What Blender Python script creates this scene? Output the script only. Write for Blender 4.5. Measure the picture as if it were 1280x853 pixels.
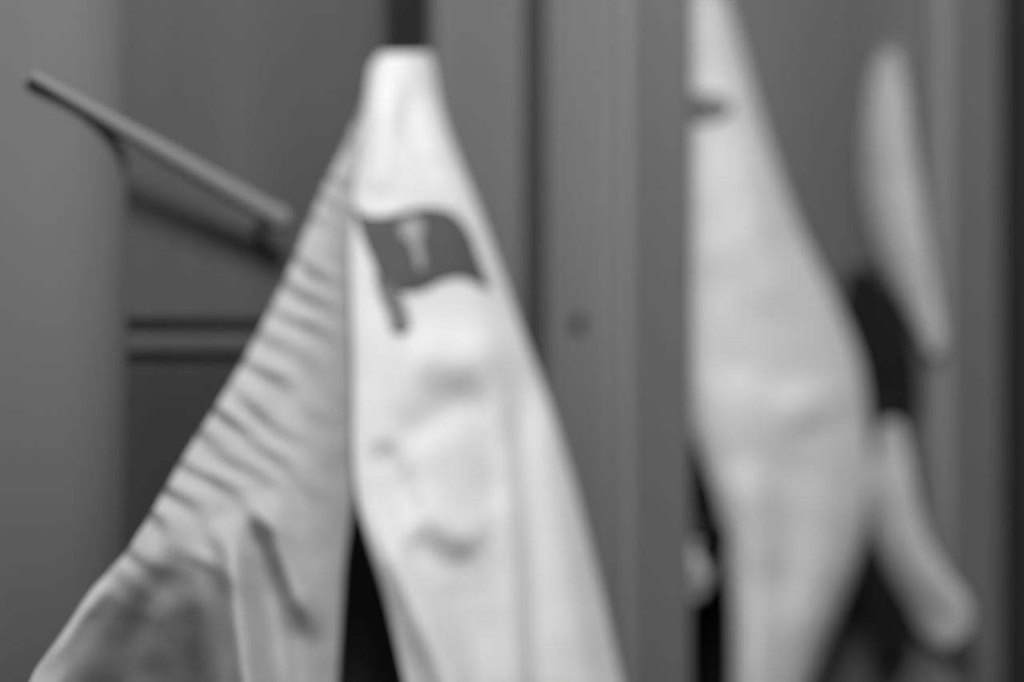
import bpy, bmesh, math, random
from mathutils import Vector, noise
from mathutils.geometry import delaunay_2d_cdt

for o in list(bpy.data.objects):
    bpy.data.objects.remove(o)
SC = bpy.context.scene
COL = SC.collection

# ------------------------------------------------------------------ camera
H, ZC, YAW, F = 2.6, 1.45, math.radians(30), 85 / 36 * 1280
cam_d = bpy.data.cameras.new('camera')
cam = bpy.data.objects.new('camera', cam_d)
COL.objects.link(cam)
cam.location = (0, -H, ZC)
cam.rotation_euler = (math.radians(90), 0, -YAW)
cam_d.lens, cam_d.sensor_width = 85, 36
cam_d.clip_start = 0.05
cam_d.dof.use_dof = True
cam_d.dof.focus_distance = 2.35
cam_d.dof.aperture_fstop = 0.7
SC.camera = cam

# ------------------------------------------------------------------ light
world = bpy.data.worlds.new('world')
SC.world = world
world.use_nodes = True
world.node_tree.nodes['Background'].inputs[0].default_value = (1, 1, 1, 1)
world.node_tree.nodes['Background'].inputs[1].default_value = 0.20


def area(name, loc, target, size, power):
    d = bpy.data.lights.new(name, 'AREA')
    d.shape, d.size, d.energy = 'SQUARE', size, power
    o = bpy.data.objects.new(name, d)
    COL.objects.link(o)
    o.location = loc
    o.rotation_euler = (Vector(target) - Vector(loc)).to_track_quat('-Z', 'Y').to_euler()


area('ceiling_lamp', (0.62, -1.6, 3.0), (1.4, 0, 1.5), 0.6, 58)

SC.view_settings.view_transform = 'Standard'
SC.view_settings.look = 'None'
SC.view_settings.exposure = 0.0
SC.view_settings.gamma = 1
SC.view_settings.use_curve_mapping = False


# ------------------------------------------------------------------ helpers
def at(u, v, y):
    """world point at wall depth y seen at photo position u, v"""
    a, b = (u - 640) / F, (426.5 - v) / F
    s, c = math.sin(YAW), math.cos(YAW)
    d = Vector((s + c * a, c - s * a, b))
    return Vector((0, -H, ZC)) + d * ((y + H) / d.y)


def material(name, val, rough=0.7, bump=0.0, scale=60, stretch=(1, 1, 1), var=0.0, vscale=4, sheen=0.0, detail=4):
    m = bpy.data.materials.new(name)
    m.use_nodes = True
    nt = m.node_tree
    b = nt.nodes['Principled BSDF']
    b.inputs['Roughness'].default_value = rough
    b.inputs['Base Color'].default_value = (val, val, val, 1)
    b.inputs['Specular IOR Level'].default_value = 0.05 if val < 0.03 else 0.4
    if sheen:
        b.inputs['Sheen Weight'].default_value = sheen
        b.inputs['Sheen Roughness'].default_value = 0.6
    tc = nt.nodes.new('ShaderNodeTexCoord')
    mp = nt.nodes.new('ShaderNodeMapping')
    mp.inputs['Scale'].default_value = stretch
    nt.links.new(tc.outputs['Object'], mp.inputs[0])
    if var:
        n = nt.nodes.new('ShaderNodeTexNoise')
        n.inputs['Scale'].default_value = vscale
        n.inputs['Detail'].default_value = detail
        nt.links.new(mp.outputs[0], n.inputs['Vector'])
        r = nt.nodes.new('ShaderNodeMapRange')
        r.inputs['From Min'].default_value, r.inputs['From Max'].default_value = 0.3, 0.7
        r.inputs['To Min'].default_value, r.inputs['To Max'].default_value = val * (1 - var), val * (1 + var)
        nt.links.new(n.outputs['Fac'], r.inputs['Value'])
        cb = nt.nodes.new('ShaderNodeCombineColor')
        for i in range(3):
            nt.links.new(r.outputs[0], cb.inputs[i])
        nt.links.new(cb.outputs[0], b.inputs['Base Color'])
    if bump:
        n2 = nt.nodes.new('ShaderNodeTexNoise')
        n2.inputs['Scale'].default_value = scale
        n2.inputs['Detail'].default_value = 3
        nt.links.new(mp.outputs[0], n2.inputs['Vector'])
        bp = nt.nodes.new('ShaderNodeBump')
        bp.inputs['Strength'].default_value = bump
        bp.inputs['Distance'].default_value = 0.004
        nt.links.new(n2.outputs['Fac'], bp.inputs['Height'])
        nt.links.new(bp.outputs[0], b.inputs['Normal'])
    return m


M = {
    'panel': material('painted_panel', 0.15, 0.6, 0.15, 30, (6, 6, 0.35), 0.14, 2.0),
    'post': material('painted_post', 0.15, 0.5, 0.12, 30, (6, 6, 0.35), 0.08, 2.5),
    'column': material('column_tone', 0.108, 0.8, 0.12, 30, (6, 6, 0.35), 0.06, 2.5),  # left divider, darker than the other posts
    'board_shade': material('shaded_board', 0.078, 0.6, 0.15, 30, (6, 6, 0.35), 0.16, 2.0),  # shade in the near compartment put into the panel colour
    'low_board_shade': material('shaded_lower_board', 0.036, 0.6, 0.15, 30, (6, 6, 0.35), 0.16, 2.0),  # deeper shade, low in the compartment, put into the colour
    'side': material('lit_side_board', 0.29, 0.5, 0.12, 30, (6, 6, 0.35), 0.08, 2.5),  # light on the left face put into a paler colour
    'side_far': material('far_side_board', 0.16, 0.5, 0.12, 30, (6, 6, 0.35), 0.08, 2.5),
    'bead': material('pale_edge', 0.22, 0.45, 0.1, 30, (4, 4, 0.4), 0.06, 3),  # edge strip, paler than the post body
    'dark': material('dark_backing', 0.02, 0.9),
    'floor': material('floor_rubber', 0.05, 0.8, 0.2, 80, (1, 1, 1), 0.2, 6),
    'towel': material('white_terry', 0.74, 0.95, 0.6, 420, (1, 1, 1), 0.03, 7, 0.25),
    'towel_shaded': material('white_terry_shaded', 0.46, 0.95, 0.6, 420, (1, 1, 1), 0.05, 9, 0.2),  # same white towel, shade on the side flap put into a greyer colour
    'far': material('pale_terry', 0.42, 0.95, 0.5, 420, (1, 1, 1), 0.05, 9, 0.2),
    'print': material('dark_emblem_thread', 0.085, 0.85, 0.3, 500, (1, 1, 1), 0.08, 20),
    'print_light': material('pale_emblem_thread', 0.33, 0.85, 0.3, 500),
    'print_soft': material('grey_emblem_thread', 0.17, 0.85, 0.3, 500),
    'charcoal': material('charcoal_cloth', 0.012, 0.95, 0.3, 200),
    'black': material('black_cloth', 0.006, 0.95, 0.3, 200),
    'iron': material('dark_iron', 0.02, 0.5, 0.1, 60),
    'rod': material('grey_rod', 0.24, 0.4, 0.05, 60),
}


def tag(o, label, cat, group=None):
    o['label'], o['category'] = label, cat
    if group:
        o['group'] = group
    return o


def empty(name, loc, label, cat, group=None):
    o = bpy.data.objects.new(name, None)
    o.empty_display_size = 0.05
    COL.objects.link(o)
    o.location = loc
    return tag(o, label, cat, group)


def link(name, bm, mat, parent=None, smooth=False):
    me = bpy.data.meshes.new(name)
    bmesh.ops.recalc_face_normals(bm, faces=bm.faces) if not smooth else None
    bm.to_mesh(me)
    bm.free()
    me.materials.append(mat)
    if smooth:
        for p in me.polygons:
            p.use_smooth = True
    o = bpy.data.objects.new(name, me)
    COL.objects.link(o)
    if parent:
        o.parent = parent
        o.matrix_parent_inverse = (parent.matrix_world if parent.type == 'MESH' else
                                   __import__('mathutils').Matrix.Translation(parent.location)).inverted()
    return o


def box(x0, x1, y0, y1, z0, z1, bevel=0.0, seg=2):
    bm = bmesh.new()
    bmesh.ops.create_cube(bm, size=1)
    for v in bm.verts:
        v.co = Vector((x0 + (v.co.x + .5) * (x1 - x0), y0 + (v.co.y + .5) * (y1 - y0), z0 + (v.co.z + .5) * (z1 - z0)))
    if bevel:
        bmesh.ops.bevel(bm, geom=bm.edges[:], offset=bevel, segments=seg, profile=0.5, affect='EDGES')
    return bm


def prism(poly, z0, z1):
    bm = bmesh.new()
    a = [bm.verts.new((x, y, z0)) for x, y in poly]
    b = [bm.verts.new((x, y, z1)) for x, y in poly]
    n = len(poly)
    for i in range(n):
        bm.faces.new((a[i], a[(i + 1) % n], b[(i + 1) % n], b[i]))
    bm.faces.new(a[::-1])
    bm.faces.new(b)
    return bm


def tube(points, radius, sides=12):
    bm = bmesh.new()
    rings = []
    pts = [Vector(p) for p in points]
    for i, p in enumerate(pts):
        d = (pts[min(i + 1, len(pts) - 1)] - pts[max(i - 1, 0)]).normalized()
        up = Vector((0, 0, 1)) if abs(d.z) < .9 else Vector((0, 1, 0))
        e1 = d.cross(up).normalized()
        e2 = d.cross(e1)
        r = radius[i] if isinstance(radius, (list, tuple)) else radius
        rings.append([bm.verts.new(p + e1 * r * math.cos(2 * math.pi * k / sides) + e2 * r * math.sin(2 * math.pi * k / sides))
                      for k in range(sides)])
    for a, b in zip(rings, rings[1:]):
        for k in range(sides):
            bm.faces.new((a[k], a[(k + 1) % sides], b[(k + 1) % sides], b[k]))
    bm.faces.new(rings[0][::-1])
    bm.faces.new(rings[-1])
    return bm


def interp(pts, v):
    """smooth x for height v through (x, v) control points"""
    if v <= pts[0][1]:
        return pts[0][0]
    for i in range(len(pts) - 1):
        (x0, v0), (x1, v1) = pts[i], pts[i + 1]
        if v <= v1:
            t = (v - v0) / (v1 - v0)
            xm = pts[i - 1] if i else (2 * x0 - x1, 2 * v0 - v1)
            xp = pts[i + 2] if i + 2 < len(pts) else (2 * x1 - x0, 2 * v1 - v0)
            m0 = (x1 - xm[0]) / (v1 - xm[1]) * (v1 - v0)
            m1 = (xp[0] - x0) / (xp[1] - v0) * (v1 - v0)
            return ((2*t**3 - 3*t*t + 1) * x0 + (t**3 - 2*t*t + t) * m0 + (-2*t**3 + 3*t*t) * x1 + (t**3 - t*t) * m1)
    return pts[-1][0]


def seg_dist(u, v, line):
    best, bt = 1e9, 0
    n = len(line) - 1
    for i in range(n):
        (ax, ay), (bx, by) = line[i], line[i + 1]
        dx, dy = bx - ax, by - ay
        t = max(0, min(1, ((u - ax) * dx + (v - ay) * dy) / (dx * dx + dy * dy)))
        d = math.hypot(u - ax - t * dx, v - ay - t * dy)
        if d < best:
            best, bt = d, (i + t) / n
    return best, bt


class Drape:
    """a hanging cloth: two edge curves, a base depth and folds that stand proud of it or sink into it"""
    def __init__(self, left, right, base, folds=(), curl=0.02, extra=None, power=4):
        self.l, self.r, self.base, self.folds, self.curl, self.extra, self.p = left, right, base, folds, curl, extra, power

    def depth(self, u, v):
        a, b = interp(self.l, v), interp(self.r, v)
        s = max(0, min(1, (u - a) / max(1, b - a)))
        y = self.base(u, v) + self.curl * abs(2 * s - 1) ** self.p
        for line, w, h in self.folds:
            d, t = seg_dist(u, v, line)
            if d < 3 * w:
                k = min(1, t / .28, (1 - t) / .28 if line[-1][1] < 860 else 1)
                y -= h * math.exp(-(d / w) ** 2) * k * k * (3 - 2 * k)
        if self.extra:
            y -= self.extra(u, v, s)
        return y

    def point(self, u, v, off=0.0):
        return at(u, v, self.depth(u, v) - off)

    def build(self, name, mat, parent, n=70, m=130, thick=0.005):
        v0, v1 = max(self.l[0][1], self.r[0][1]), min(self.l[-1][1], self.r[-1][1])
        bm = bmesh.new()
        rows = []
        for j in range(m + 1):
            v = v0 + (v1 - v0) * j / m
            a, b = interp(self.l, v), interp(self.r, v)
            rows.append([bm.verts.new(self.point(a + (b - a) * i / n, v)) for i in range(n + 1)])
        for j in range(m):
            for i in range(n):
                bm.faces.new((rows[j][i], rows[j + 1][i], rows[j + 1][i + 1], rows[j][i + 1]))
        o = link(name, bm, mat, parent, smooth=True)
        md = o.modifiers.new('thickness', 'SOLIDIFY')
        md.thickness, md.offset = thick, -1
        return o

    def patch(self, name, poly, mat, parent, off=0.003, step=6):
        us, vs = [p[0] for p in poly], [p[1] for p in poly]
        pts = [Vector(p) for p in poly]

        def inside(x, y):
            c = False
            for (x0, y0), (x1, y1) in zip(poly, poly[1:] + poly[:1]):
                if (y0 > y) != (y1 > y) and x < (x1 - x0) * (y - y0) / (y1 - y0) + x0:
                    c = not c
            return c
        k = len(pts)
        x = min(us)
        while x < max(us):
            y = min(vs)
            while y < max(vs):
                if inside(x, y):
                    pts.append(Vector((x, y)))
                y += step
            x += step
        ov, _, of, *_ = delaunay_2d_cdt([Vector((p[0], p[1])) for p in pts], [], [list(range(k))], 1, 0.01)
        bm = bmesh.new()
        vv = [bm.verts.new(self.point(p.x, p.y, off)) for p in ov]
        for f in of:
            face = bm.faces.new([vv[i] for i in f])
        bmesh.ops.recalc_face_normals(bm, faces=bm.faces)
        if sum((f.normal.y for f in bm.faces)) > 0:
            bmesh.ops.reverse_faces(bm, faces=bm.faces)
        o = link(name, bm, mat, parent, smooth=True)
        md = o.modifiers.new('thickness', 'SOLIDIFY')
        md.thickness, md.offset = 0.002, -1
        return o


def smooth_closed(poly, k=4):
    out, n = [], len(poly)
    for i in range(n):
        p0, p1, p2, p3 = (Vector(poly[(i + j - 1) % n]) for j in range(4))
        for q in range(k):
            t = q / k
            c = 0.5 * ((2 * p1) + (p2 - p0) * t + (2*p0 - 5*p1 + 4*p2 - p3) * t*t + (3*p1 - p0 - 3*p2 + p3) * t**3)
            out.append((c.x, c.y))
    return out


# ------------------------------------------------------------------ structure
X1, X2, T, D = 1.553, 2.042, 0.093, 0.185      # compartment corners, divider thickness and depth
X0 = 0.99
ZT = 2.3
fl = link('floor', box(-1.5, 4.5, -4.5, 0.1, -0.05, 0.0), M['floor'])
fl['kind'] = 'structure'
wb = link('wall_back', box(-0.6, 3.6, 0.022, 0.10, 0.0, ZT), M['dark'])
wb['kind'] = 'structure'
# boards on the wall; in the near compartment two narrow grooves separate the upper and lower boards
XS = at(545, 400, 0).x
zs = [at(250, v, 0).z for v in (400, 417, 441, 458)]
link('groove_backing', box(X0 - 0.2, XS - .002, 0.012, 0.0215, zs[3] - .01, zs[0] + .01), M['low_board_shade'], wb)
link('corner_shade_strip', box(X1 - 0.0345, X1 + 0.049, 0.014, 0.0215, 0, ZT), M['low_board_shade'], wb)  # corner shade built as a dark strip in a gap
for (a, b, z0, z1, nm, mt) in ((-0.6, X0 - 0.201, 0, ZT, 'panel', 'panel'), (X0 - 0.2, XS, 0, zs[3], 'panel', 'low_board_shade'),
                               (X0 - 0.2, XS, zs[2], zs[1], 'rail', 'board_shade'), (X0 - 0.2, XS, zs[0], ZT, 'panel', 'board_shade'),
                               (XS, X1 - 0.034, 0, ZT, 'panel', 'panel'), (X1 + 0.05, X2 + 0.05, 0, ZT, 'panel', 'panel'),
                               (X2 + 0.05, 3.6, 0, ZT, 'panel', 'low_board_shade')):  # last compartment's shade is put into its board colour
    if nm == 'rail' or mt == 'low_board_shade' and b < X2:
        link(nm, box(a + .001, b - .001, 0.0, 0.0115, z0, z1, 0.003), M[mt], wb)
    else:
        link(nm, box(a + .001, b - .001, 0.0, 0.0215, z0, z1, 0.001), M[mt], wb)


def rounded(x0, x1, y0, y1, rl, rr, k=10, wide=1.0):
    """plan of a divider: flat at the wall, front corners rounded with radii rl and rr (front is -y)"""
    p = [(x1, y1), (x0, y1)]
    for i in range(k + 1):
        a = math.pi + math.pi / 2 * i / k
        p.append((x0 + rl + rl * math.cos(a), y0 + rl + rl * math.sin(a)))
    for i in range(k + 1):
        a = 1.5 * math.pi + math.pi / 2 * i / k
        p.append((x1 + wide * rr * (math.cos(a) - 1), y0 + rr + rr * math.sin(a)))
    return p


def divider(name, x, t, rl, rr, label, depth=D, side=None, wide=1.0):
    e = empty(name, (x + t / 2, -depth / 2, 0), label, 'partition', 'locker dividers')
    link('body', prism(rounded(x, x + t, -depth, -0.0005, rl, rr, 24 if wide > 1 else 10, wide), 0.0005, ZT), M['column' if wide > 1 else 'post'], e, wide > 1)
    if side:
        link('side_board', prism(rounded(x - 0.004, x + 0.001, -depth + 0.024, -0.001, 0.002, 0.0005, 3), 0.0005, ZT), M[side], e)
        link('edge_strip', prism(rounded(x - 0.005, x + 0.006, -depth - 0.002, -depth + 0.022, 0.005, 0.002, 5), 0.0005, ZT), M['bead'], e)
    return e


divider('locker_divider', X0 - 0.34, 0.34, 0.02, 0.08, 'blurred rounded grey divider at the far left edge behind the thin rod', 0.082, None, 1.35)
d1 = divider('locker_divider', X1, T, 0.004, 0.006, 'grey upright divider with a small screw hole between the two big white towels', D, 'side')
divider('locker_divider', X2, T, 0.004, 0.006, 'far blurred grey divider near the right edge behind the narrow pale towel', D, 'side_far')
# small countersunk screw in the left face of the middle divider
p = at(727, 405, 0)
dd = (X1) / (math.tan(YAW + math.atan((727 - 640) / F))) - H
pz = at(727, 405, dd)
bm = bmesh.new()
bmesh.ops.create_cone(bm, cap_ends=True, segments=20, radius1=0.012, radius2=0.010, depth=0.003)
for v in bm.verts:
    v.co = Vector((X1 - 0.0052 - v.co.z, pz.y + v.co.x, pz.z + v.co.y))
link('screw', bm, M['iron'], d1)

# ------------------------------------------------------------------ diagonal rod
ra, rb = at(38, 94, -0.092), at(346, 272, -0.05)
e = empty('support_rod', ra, 'thin grey rod slanting down from the left divider to the back wall', 'rod')
link('shaft', tube([ra, ra.lerp(rb, .5), rb], [0.006, 0.0105, 0.0125], 16), M['rod'], e)
dirv = (rb - ra).normalized()
link('end_cap', tube([rb - dirv * 0.004, rb + dirv * 0.004, rb + dirv * .012], [0.0135, 0.0145, 0.011], 16), M['rod'], e)

link('wall_bracket', tube([rb - dirv * 0.004, (rb.x - 0.002, -0.025, rb.z - 0.002), (rb.x - 0.002, -0.0002, rb.z - 0.002)], [0.006, 0.006, 0.009], 12), M['rod'], e)
# ------------------------------------------------------------------ front towel
top = at(510, 72, -0.10)


def fbase(u, v):
    t = max(0, min(1, (v - 60) / 800))
    return -0.10 - 0.14 * t


main_l = [(476, 66), (463, 84), (457, 120), (451, 165), (446, 210), (441, 260), (438, 320), (440, 400), (442, 480), (442, 560),
          (447, 625), (461, 680), (479, 740), (494, 800), (506, 853), (522, 920)]
main_r = [(537, 66), (543, 84), (548, 120), (559, 160), (575, 203), (594, 250), (616, 310), (637, 370), (659, 430), (681, 490),
          (701, 550), (719, 610), (737, 680), (754, 750), (770, 820), (780, 865), (792, 920)]
main_folds = [
    ([(507, 95), (512, 150), (528, 200), (552, 240)], 13, -0.006),
    ([(490, 100), (478, 200), (470, 250)], 16, 0.006),
    ([(530, 110), (560, 200), (590, 280)], 14, 0.005),
    ([(500, 440), (570, 452), (640, 430)], 34, 0.012),
    ([(490, 560), (545, 525), (610, 470)], 26, -0.010),
    ([(470, 545), (498, 605), (530, 660)], 22, -0.013),
    ([(580, 480), (615, 560), (625, 650)], 24, -0.009),
    ([(500, 605), (555, 655), (610, 690)], 26, 0.012),
    ([(500, 675), (550, 705), (600, 705)], 22, -0.008),
    ([(560, 700), (590, 790), (600, 900)], 26, -0.011),
    ([(640, 430), (652, 560), (664, 700), (672, 900)], 20, -0.010),
    ([(615, 420), (632, 560), (645, 720), (650, 900)], 16, 0.006),
    ([(672, 480), (700, 620), (735, 860)], 24, 0.010),
    ([(452, 612), (505, 730), (560, 850), (580, 900)], 24, 0.022),
]


def fuzz(amp, sc):
    return lambda u, v, s: amp * noise.noise(Vector((u / sc, v / sc, 3.1)))


towel = empty('hanging_towel', (top.x, top.y, 1.0), 'large white towel with a dark flag emblem hanging from a dark hook', 'towel', 'hanging towels')
MAIN = Drape(main_l, main_r, fbase, main_folds, 0.03, fuzz(0.003, 70), 3)
front = MAIN.build('front_drape', M['towel'], towel, 90, 170)

side_l = [(476, 84), (453, 135), (430, 188), (407, 232), (384, 285), (359, 345), (333, 397), (304, 452), (268, 512), (236, 562),
          (202, 620), (166, 680), (139, 712), (112, 740), (84, 782), (58, 818), (42, 842), (20, 900)]
side_r = [(500, 84), (470, 130), (462, 190), (458, 260), (455, 400), (452, 560), (441, 640), (432, 700), (427, 780), (423, 850), (420, 900)]
side_folds = [
    ([(285, 640), (298, 760), (318, 920)], 20, 0.052),
    ([(325, 610), (352, 690), (400, 810)], 18, 0.034),
    ([(310, 640), (335, 720), (358, 900)], 18, -0.020),
    ([(335, 600), (375, 650), (400, 740)], 18, -0.005),
    ([(130, 850), (175, 760), (235, 700)], 24, -0.012),
    ([(52, 845), (100, 770), (150, 715)], 13, 0.012),
]


def wrinkle(u, v, s):
    # gathers that run down to the right from the left edge and die out towards the right edge
    q = (v - 0.55 * (u - interp(side_l, v)) )
    ph = q / 33.0 * 2 * math.pi + 3.4 * noise.noise(Vector((u / 90, v / 55, 0.3)))
    st = lambda q: (lambda c: c * c * (3 - 2 * c))(max(0, min(1, q)))
    dip = 0.15 * st((v - 670) / 260) * st((284 - u) / 50) * st((u - 70 - (850 - v) * 0.35) / 90)
    w = max(0, 1 - s * 1.15) ** 0.7 * max(0, min(1, (760 - v) / 120)) * (0.7 + 0.75 * noise.noise(Vector((u / 60, v / 50, 7))))
    return -dip + 0.0085 * math.sin(ph) * w + 0.003 * noise.noise(Vector((u / 40, v / 40, 1.7)))


def sbase(u, v):
    t = max(0, min(1, (v - 60) / 800))
    return -0.075 - 0.15 * t + 0.035 * (lambda q: q * q * (3 - 2 * q))(max(0, min(1, (u - 375) / 80)))


SIDE = Drape(side_l, side_r, sbase, side_folds, 0.012, wrinkle, 3)
SIDE.build('side_drape', M['towel_shaded'], towel, 90, 190)

flag = smooth_closed([(441, 258), (456, 269), (483, 270), (511, 263), (539, 259), (567, 266), (586, 288), (597, 316), (607, 342), (613, 362),
                      (598, 355), (577, 346), (553, 350), (535, 359), (516, 364), (492, 362), (476, 353), (466, 326), (454, 298)])
emb = MAIN.patch('flag_emblem', flag, M['print'], front)
emb['label'] = 'dark waving flag emblem'
MAIN.patch('flagpole', [(468, 345), (486, 352), (500, 362), (508, 385), (514, 408), (504, 417), (491, 415), (484, 390), (474, 366)], M['print_soft'], front)
MAIN.patch('emblem_figure', smooth_closed([(504, 276), (515, 272), (527, 276), (531, 289), (526, 300), (529, 318), (531, 334), (524, 338), (519, 322), (513, 303), (505, 300), (500, 288)], 3),
           M['print_light'], front, 0.0055, 4)

# dark hook that carries it
h0, h1 = at(510, -70, -0.056), at(510, 58, -0.056)
hk = empty('coat_hook', h0, 'dark upright hook above the white towel with the flag emblem', 'hook')
link('strap', box(h0.x - 0.024, h0.x + 0.024, -0.062, -0.05, h1.z - 0.03, ZT - 0.05, 0.003), M['iron'], hk)
link('prong', tube([(h0.x, -0.058, h1.z - 0.03), (h0.x, -0.068, h1.z - 0.035), (h0.x, -0.078, h1.z - 0.03), (h0.x, -0.08, h1.z - .018)], 0.005, 12), M['iron'], hk)
rod_z = ZT - 0.05
link('hanging_rail', tube([(X0, -0.056, rod_z), (X1, -0.056, rod_z)], 0.014, 16), M['iron'], hk)

# ------------------------------------------------------------------ second towel
t2_l = [(842, -60), (842, 100), (842, 300), (845, 460), (856, 520), (870, 555), (884, 590), (896, 630), (905, 670), (911, 720), (914, 770), (914, 853), (912, 920)]
t2_r = [(896, -60), (907, -10), (919, 30), (932, 75), (947, 130), (965, 190), (986, 250), (1010, 308), (1036, 360), (1060, 410), (1078, 460),
        (1088, 510), (1092, 560), (1090, 610), (1083, 660), (1070, 710), (1051, 760), (1031, 810), (1015, 853), (992, 920)]
t2_folds = [
    ([(920, 150), (945, 300), (990, 420)], 30, 0.008),
    ([(880, 300), (900, 420), (930, 500)], 26, -0.008),
    ([(985, 540), (990, 650), (970, 800)], 34, -0.010),
    ([(1000, 480), (1010, 540)], 30, 0.010),
    ([(930, 560), (945, 700), (945, 880)], 24, 0.012),
]
TW2 = Drape(t2_l, t2_r, lambda u, v: -0.095 - 0.03 * max(0, min(1, v / 600)), t2_folds, 0.04, fuzz(0.003, 60), 3)
p2 = at(900, 0, -0.1)
tw2 = empty('hanging_towel', (p2.x, p2.y, 1.0), 'wide plain white towel hanging in the compartment beyond the middle divider', 'towel', 'hanging towels')
dr2 = TW2.build('drape', M['towel'], tw2, 60, 120)
TW2.patch('emblem', smooth_closed([(850, 122), (880, 116), (904, 122), (915, 134), (900, 148), (872, 152), (850, 146)]), M['print_soft'], dr2, 0.004)

# ------------------------------------------------------------------ narrow far towel
up_l = [(1100, 66), (1088, 100), (1081, 150), (1079, 200), (1082, 250), (1091, 295), (1106, 335), (1126, 373), (1146, 412), (1160, 445)]
up_r = [(1122, 66), (1132, 100), (1139, 150), (1147, 210), (1157, 280), (1167, 345), (1176, 395), (1182, 425), (1178, 445)]


def farbase(u, v):
    return -0.075 - 0.135 * (u - 1080) / 110


UP = Drape(up_l, up_r, farbase, [([(1105, 90), (1112, 240), (1150, 380)], 22, 0.012)], 0.012, fuzz(0.002, 40), 3)
p3 = at(1110, 70, -0.1)
tw3 = empty('hanging_towel', (p3.x, p3.y, 1.0), 'narrow pale twisted towel hanging on the far right divider', 'towel', 'hanging towels')
UP.build('upper_drape', M['far'], tw3, 30, 60)
lo_l = [(1100, 75), (1100, 200), (1104, 300), (1106, 372), (1096, 440), (1076, 490), (1060, 525), (1066, 580), (1074, 640), (1088, 680), (1110, 715), (1133, 752), (1148, 785), (1162, 803), (1180, 812)]
lo_r = [(1116, 75), (1122, 200), (1122, 300), (1120, 372), (1124, 440), (1124, 490), (1126, 525), (1138, 580), (1149, 635), (1163, 682), (1186, 718), (1208, 748), (1214, 775), (1206, 798), (1186, 812)]
LO = Drape(lo_l, lo_r, lambda u, v: -0.062 - 0.19 * (u - 1070) / 140 + 0.03 * max(0, min(1, (530 - v) / 50)), [([(1105, 560), (1125, 660), (1185, 780)], 26, 0.014)], 0.012, fuzz(0.002, 40), 3)
LO.build('lower_drape', M['far'], tw3, 30, 100)
hp = at(1108, 64, -0.09)
pegx = X2 - 0.0005
pk = empty('coat_hook', (pegx, hp.y, hp.z), 'small grey hook on the far right divider holding the narrow towel', 'hook')
link('plate', box(pegx - 0.004, pegx, hp.y - 0.012, hp.y + 0.012, hp.z - 0.03, hp.z + 0.02, 0.001), M['rod'], pk)
link('prong', tube([(pegx - .003, hp.y, hp.z - .01), (pegx - .025, hp.y, hp.z - .014), (hp.x, hp.y, hp.z - .006), (hp.x - .004, hp.y, hp.z + .006)], 0.0045, 10), M['rod'], pk)

# ------------------------------------------------------------------ black garment behind the second towel
bk_r = [(1088, 335), (1121, 372), (1142, 430), (1146, 475), (1146, 500), (1134, 525), (1122, 570), (1116, 640), (1122, 685), (1134, 730), (1140, 770), (1138, 805), (1122, 832)]
bk_l = [(1060, 335), (1050, 400), (1050, 480), (1050, 560), (1055, 640), (1062, 690), (1072, 730), (1078, 770), (1084, 800), (1096, 832)]
BK = Drape(bk_l, bk_r, lambda u, v: -0.012 - 0.14 * max(0, (u - 980) / 170) ** 1.3, [([(1105, 380), (1115, 480)], 18, 0.008)], 0.004, fuzz(0.003, 50), 3)
pb = at(1085, 400, -0.05)
sc = empty('hanging_cloth', (pb.x, pb.y, 1.0), 'narrow black cloth hanging between the wide plain white towel and the narrow pale one', 'cloth')
BK.build('drape', M['charcoal'], sc, 24, 70)
gl = [(960, 560), (930, 640), (900, 700), (868, 745), (850, 780), (845, 820), (850, 850), (858, 900)]
gr = [(985, 560), (995, 640), (990, 700), (985, 780), (975, 850), (965, 900)]
GA = Drape(gl, gr, lambda u, v: -0.014, [([(930, 700), (915, 900)], 26, 0.012)], 0.004, fuzz(0.003, 50), 3)
pb = at(930, 700, -0.02)
gm = empty('hanging_garment', (pb.x, pb.y, 1.0), 'black garment with a pale cuff peeking out beside the middle divider', 'garment')
GA.build('body', M['black'], gm, 30, 50)
CU = Drape([(856, 676), (848, 700), (848, 730), (856, 750)], [(874, 676), (888, 698), (889, 725), (876, 750)], lambda u, v: -0.105, [([(866, 690), (870, 735)], 14, 0.012)], 0.012, None, 2)
cuo = CU.build('cuff', M['towel'], gm, 16, 20)
cuo['label'] = 'small pale cuff'

sl = [at(960, 610, -0.03), at(925, 640, -0.05), at(895, 672, -0.08), at(868, 700, -0.096)]
link('sleeve', tube(sl, [0.02, 0.022, 0.02, 0.016], 14), M['black'], gm)
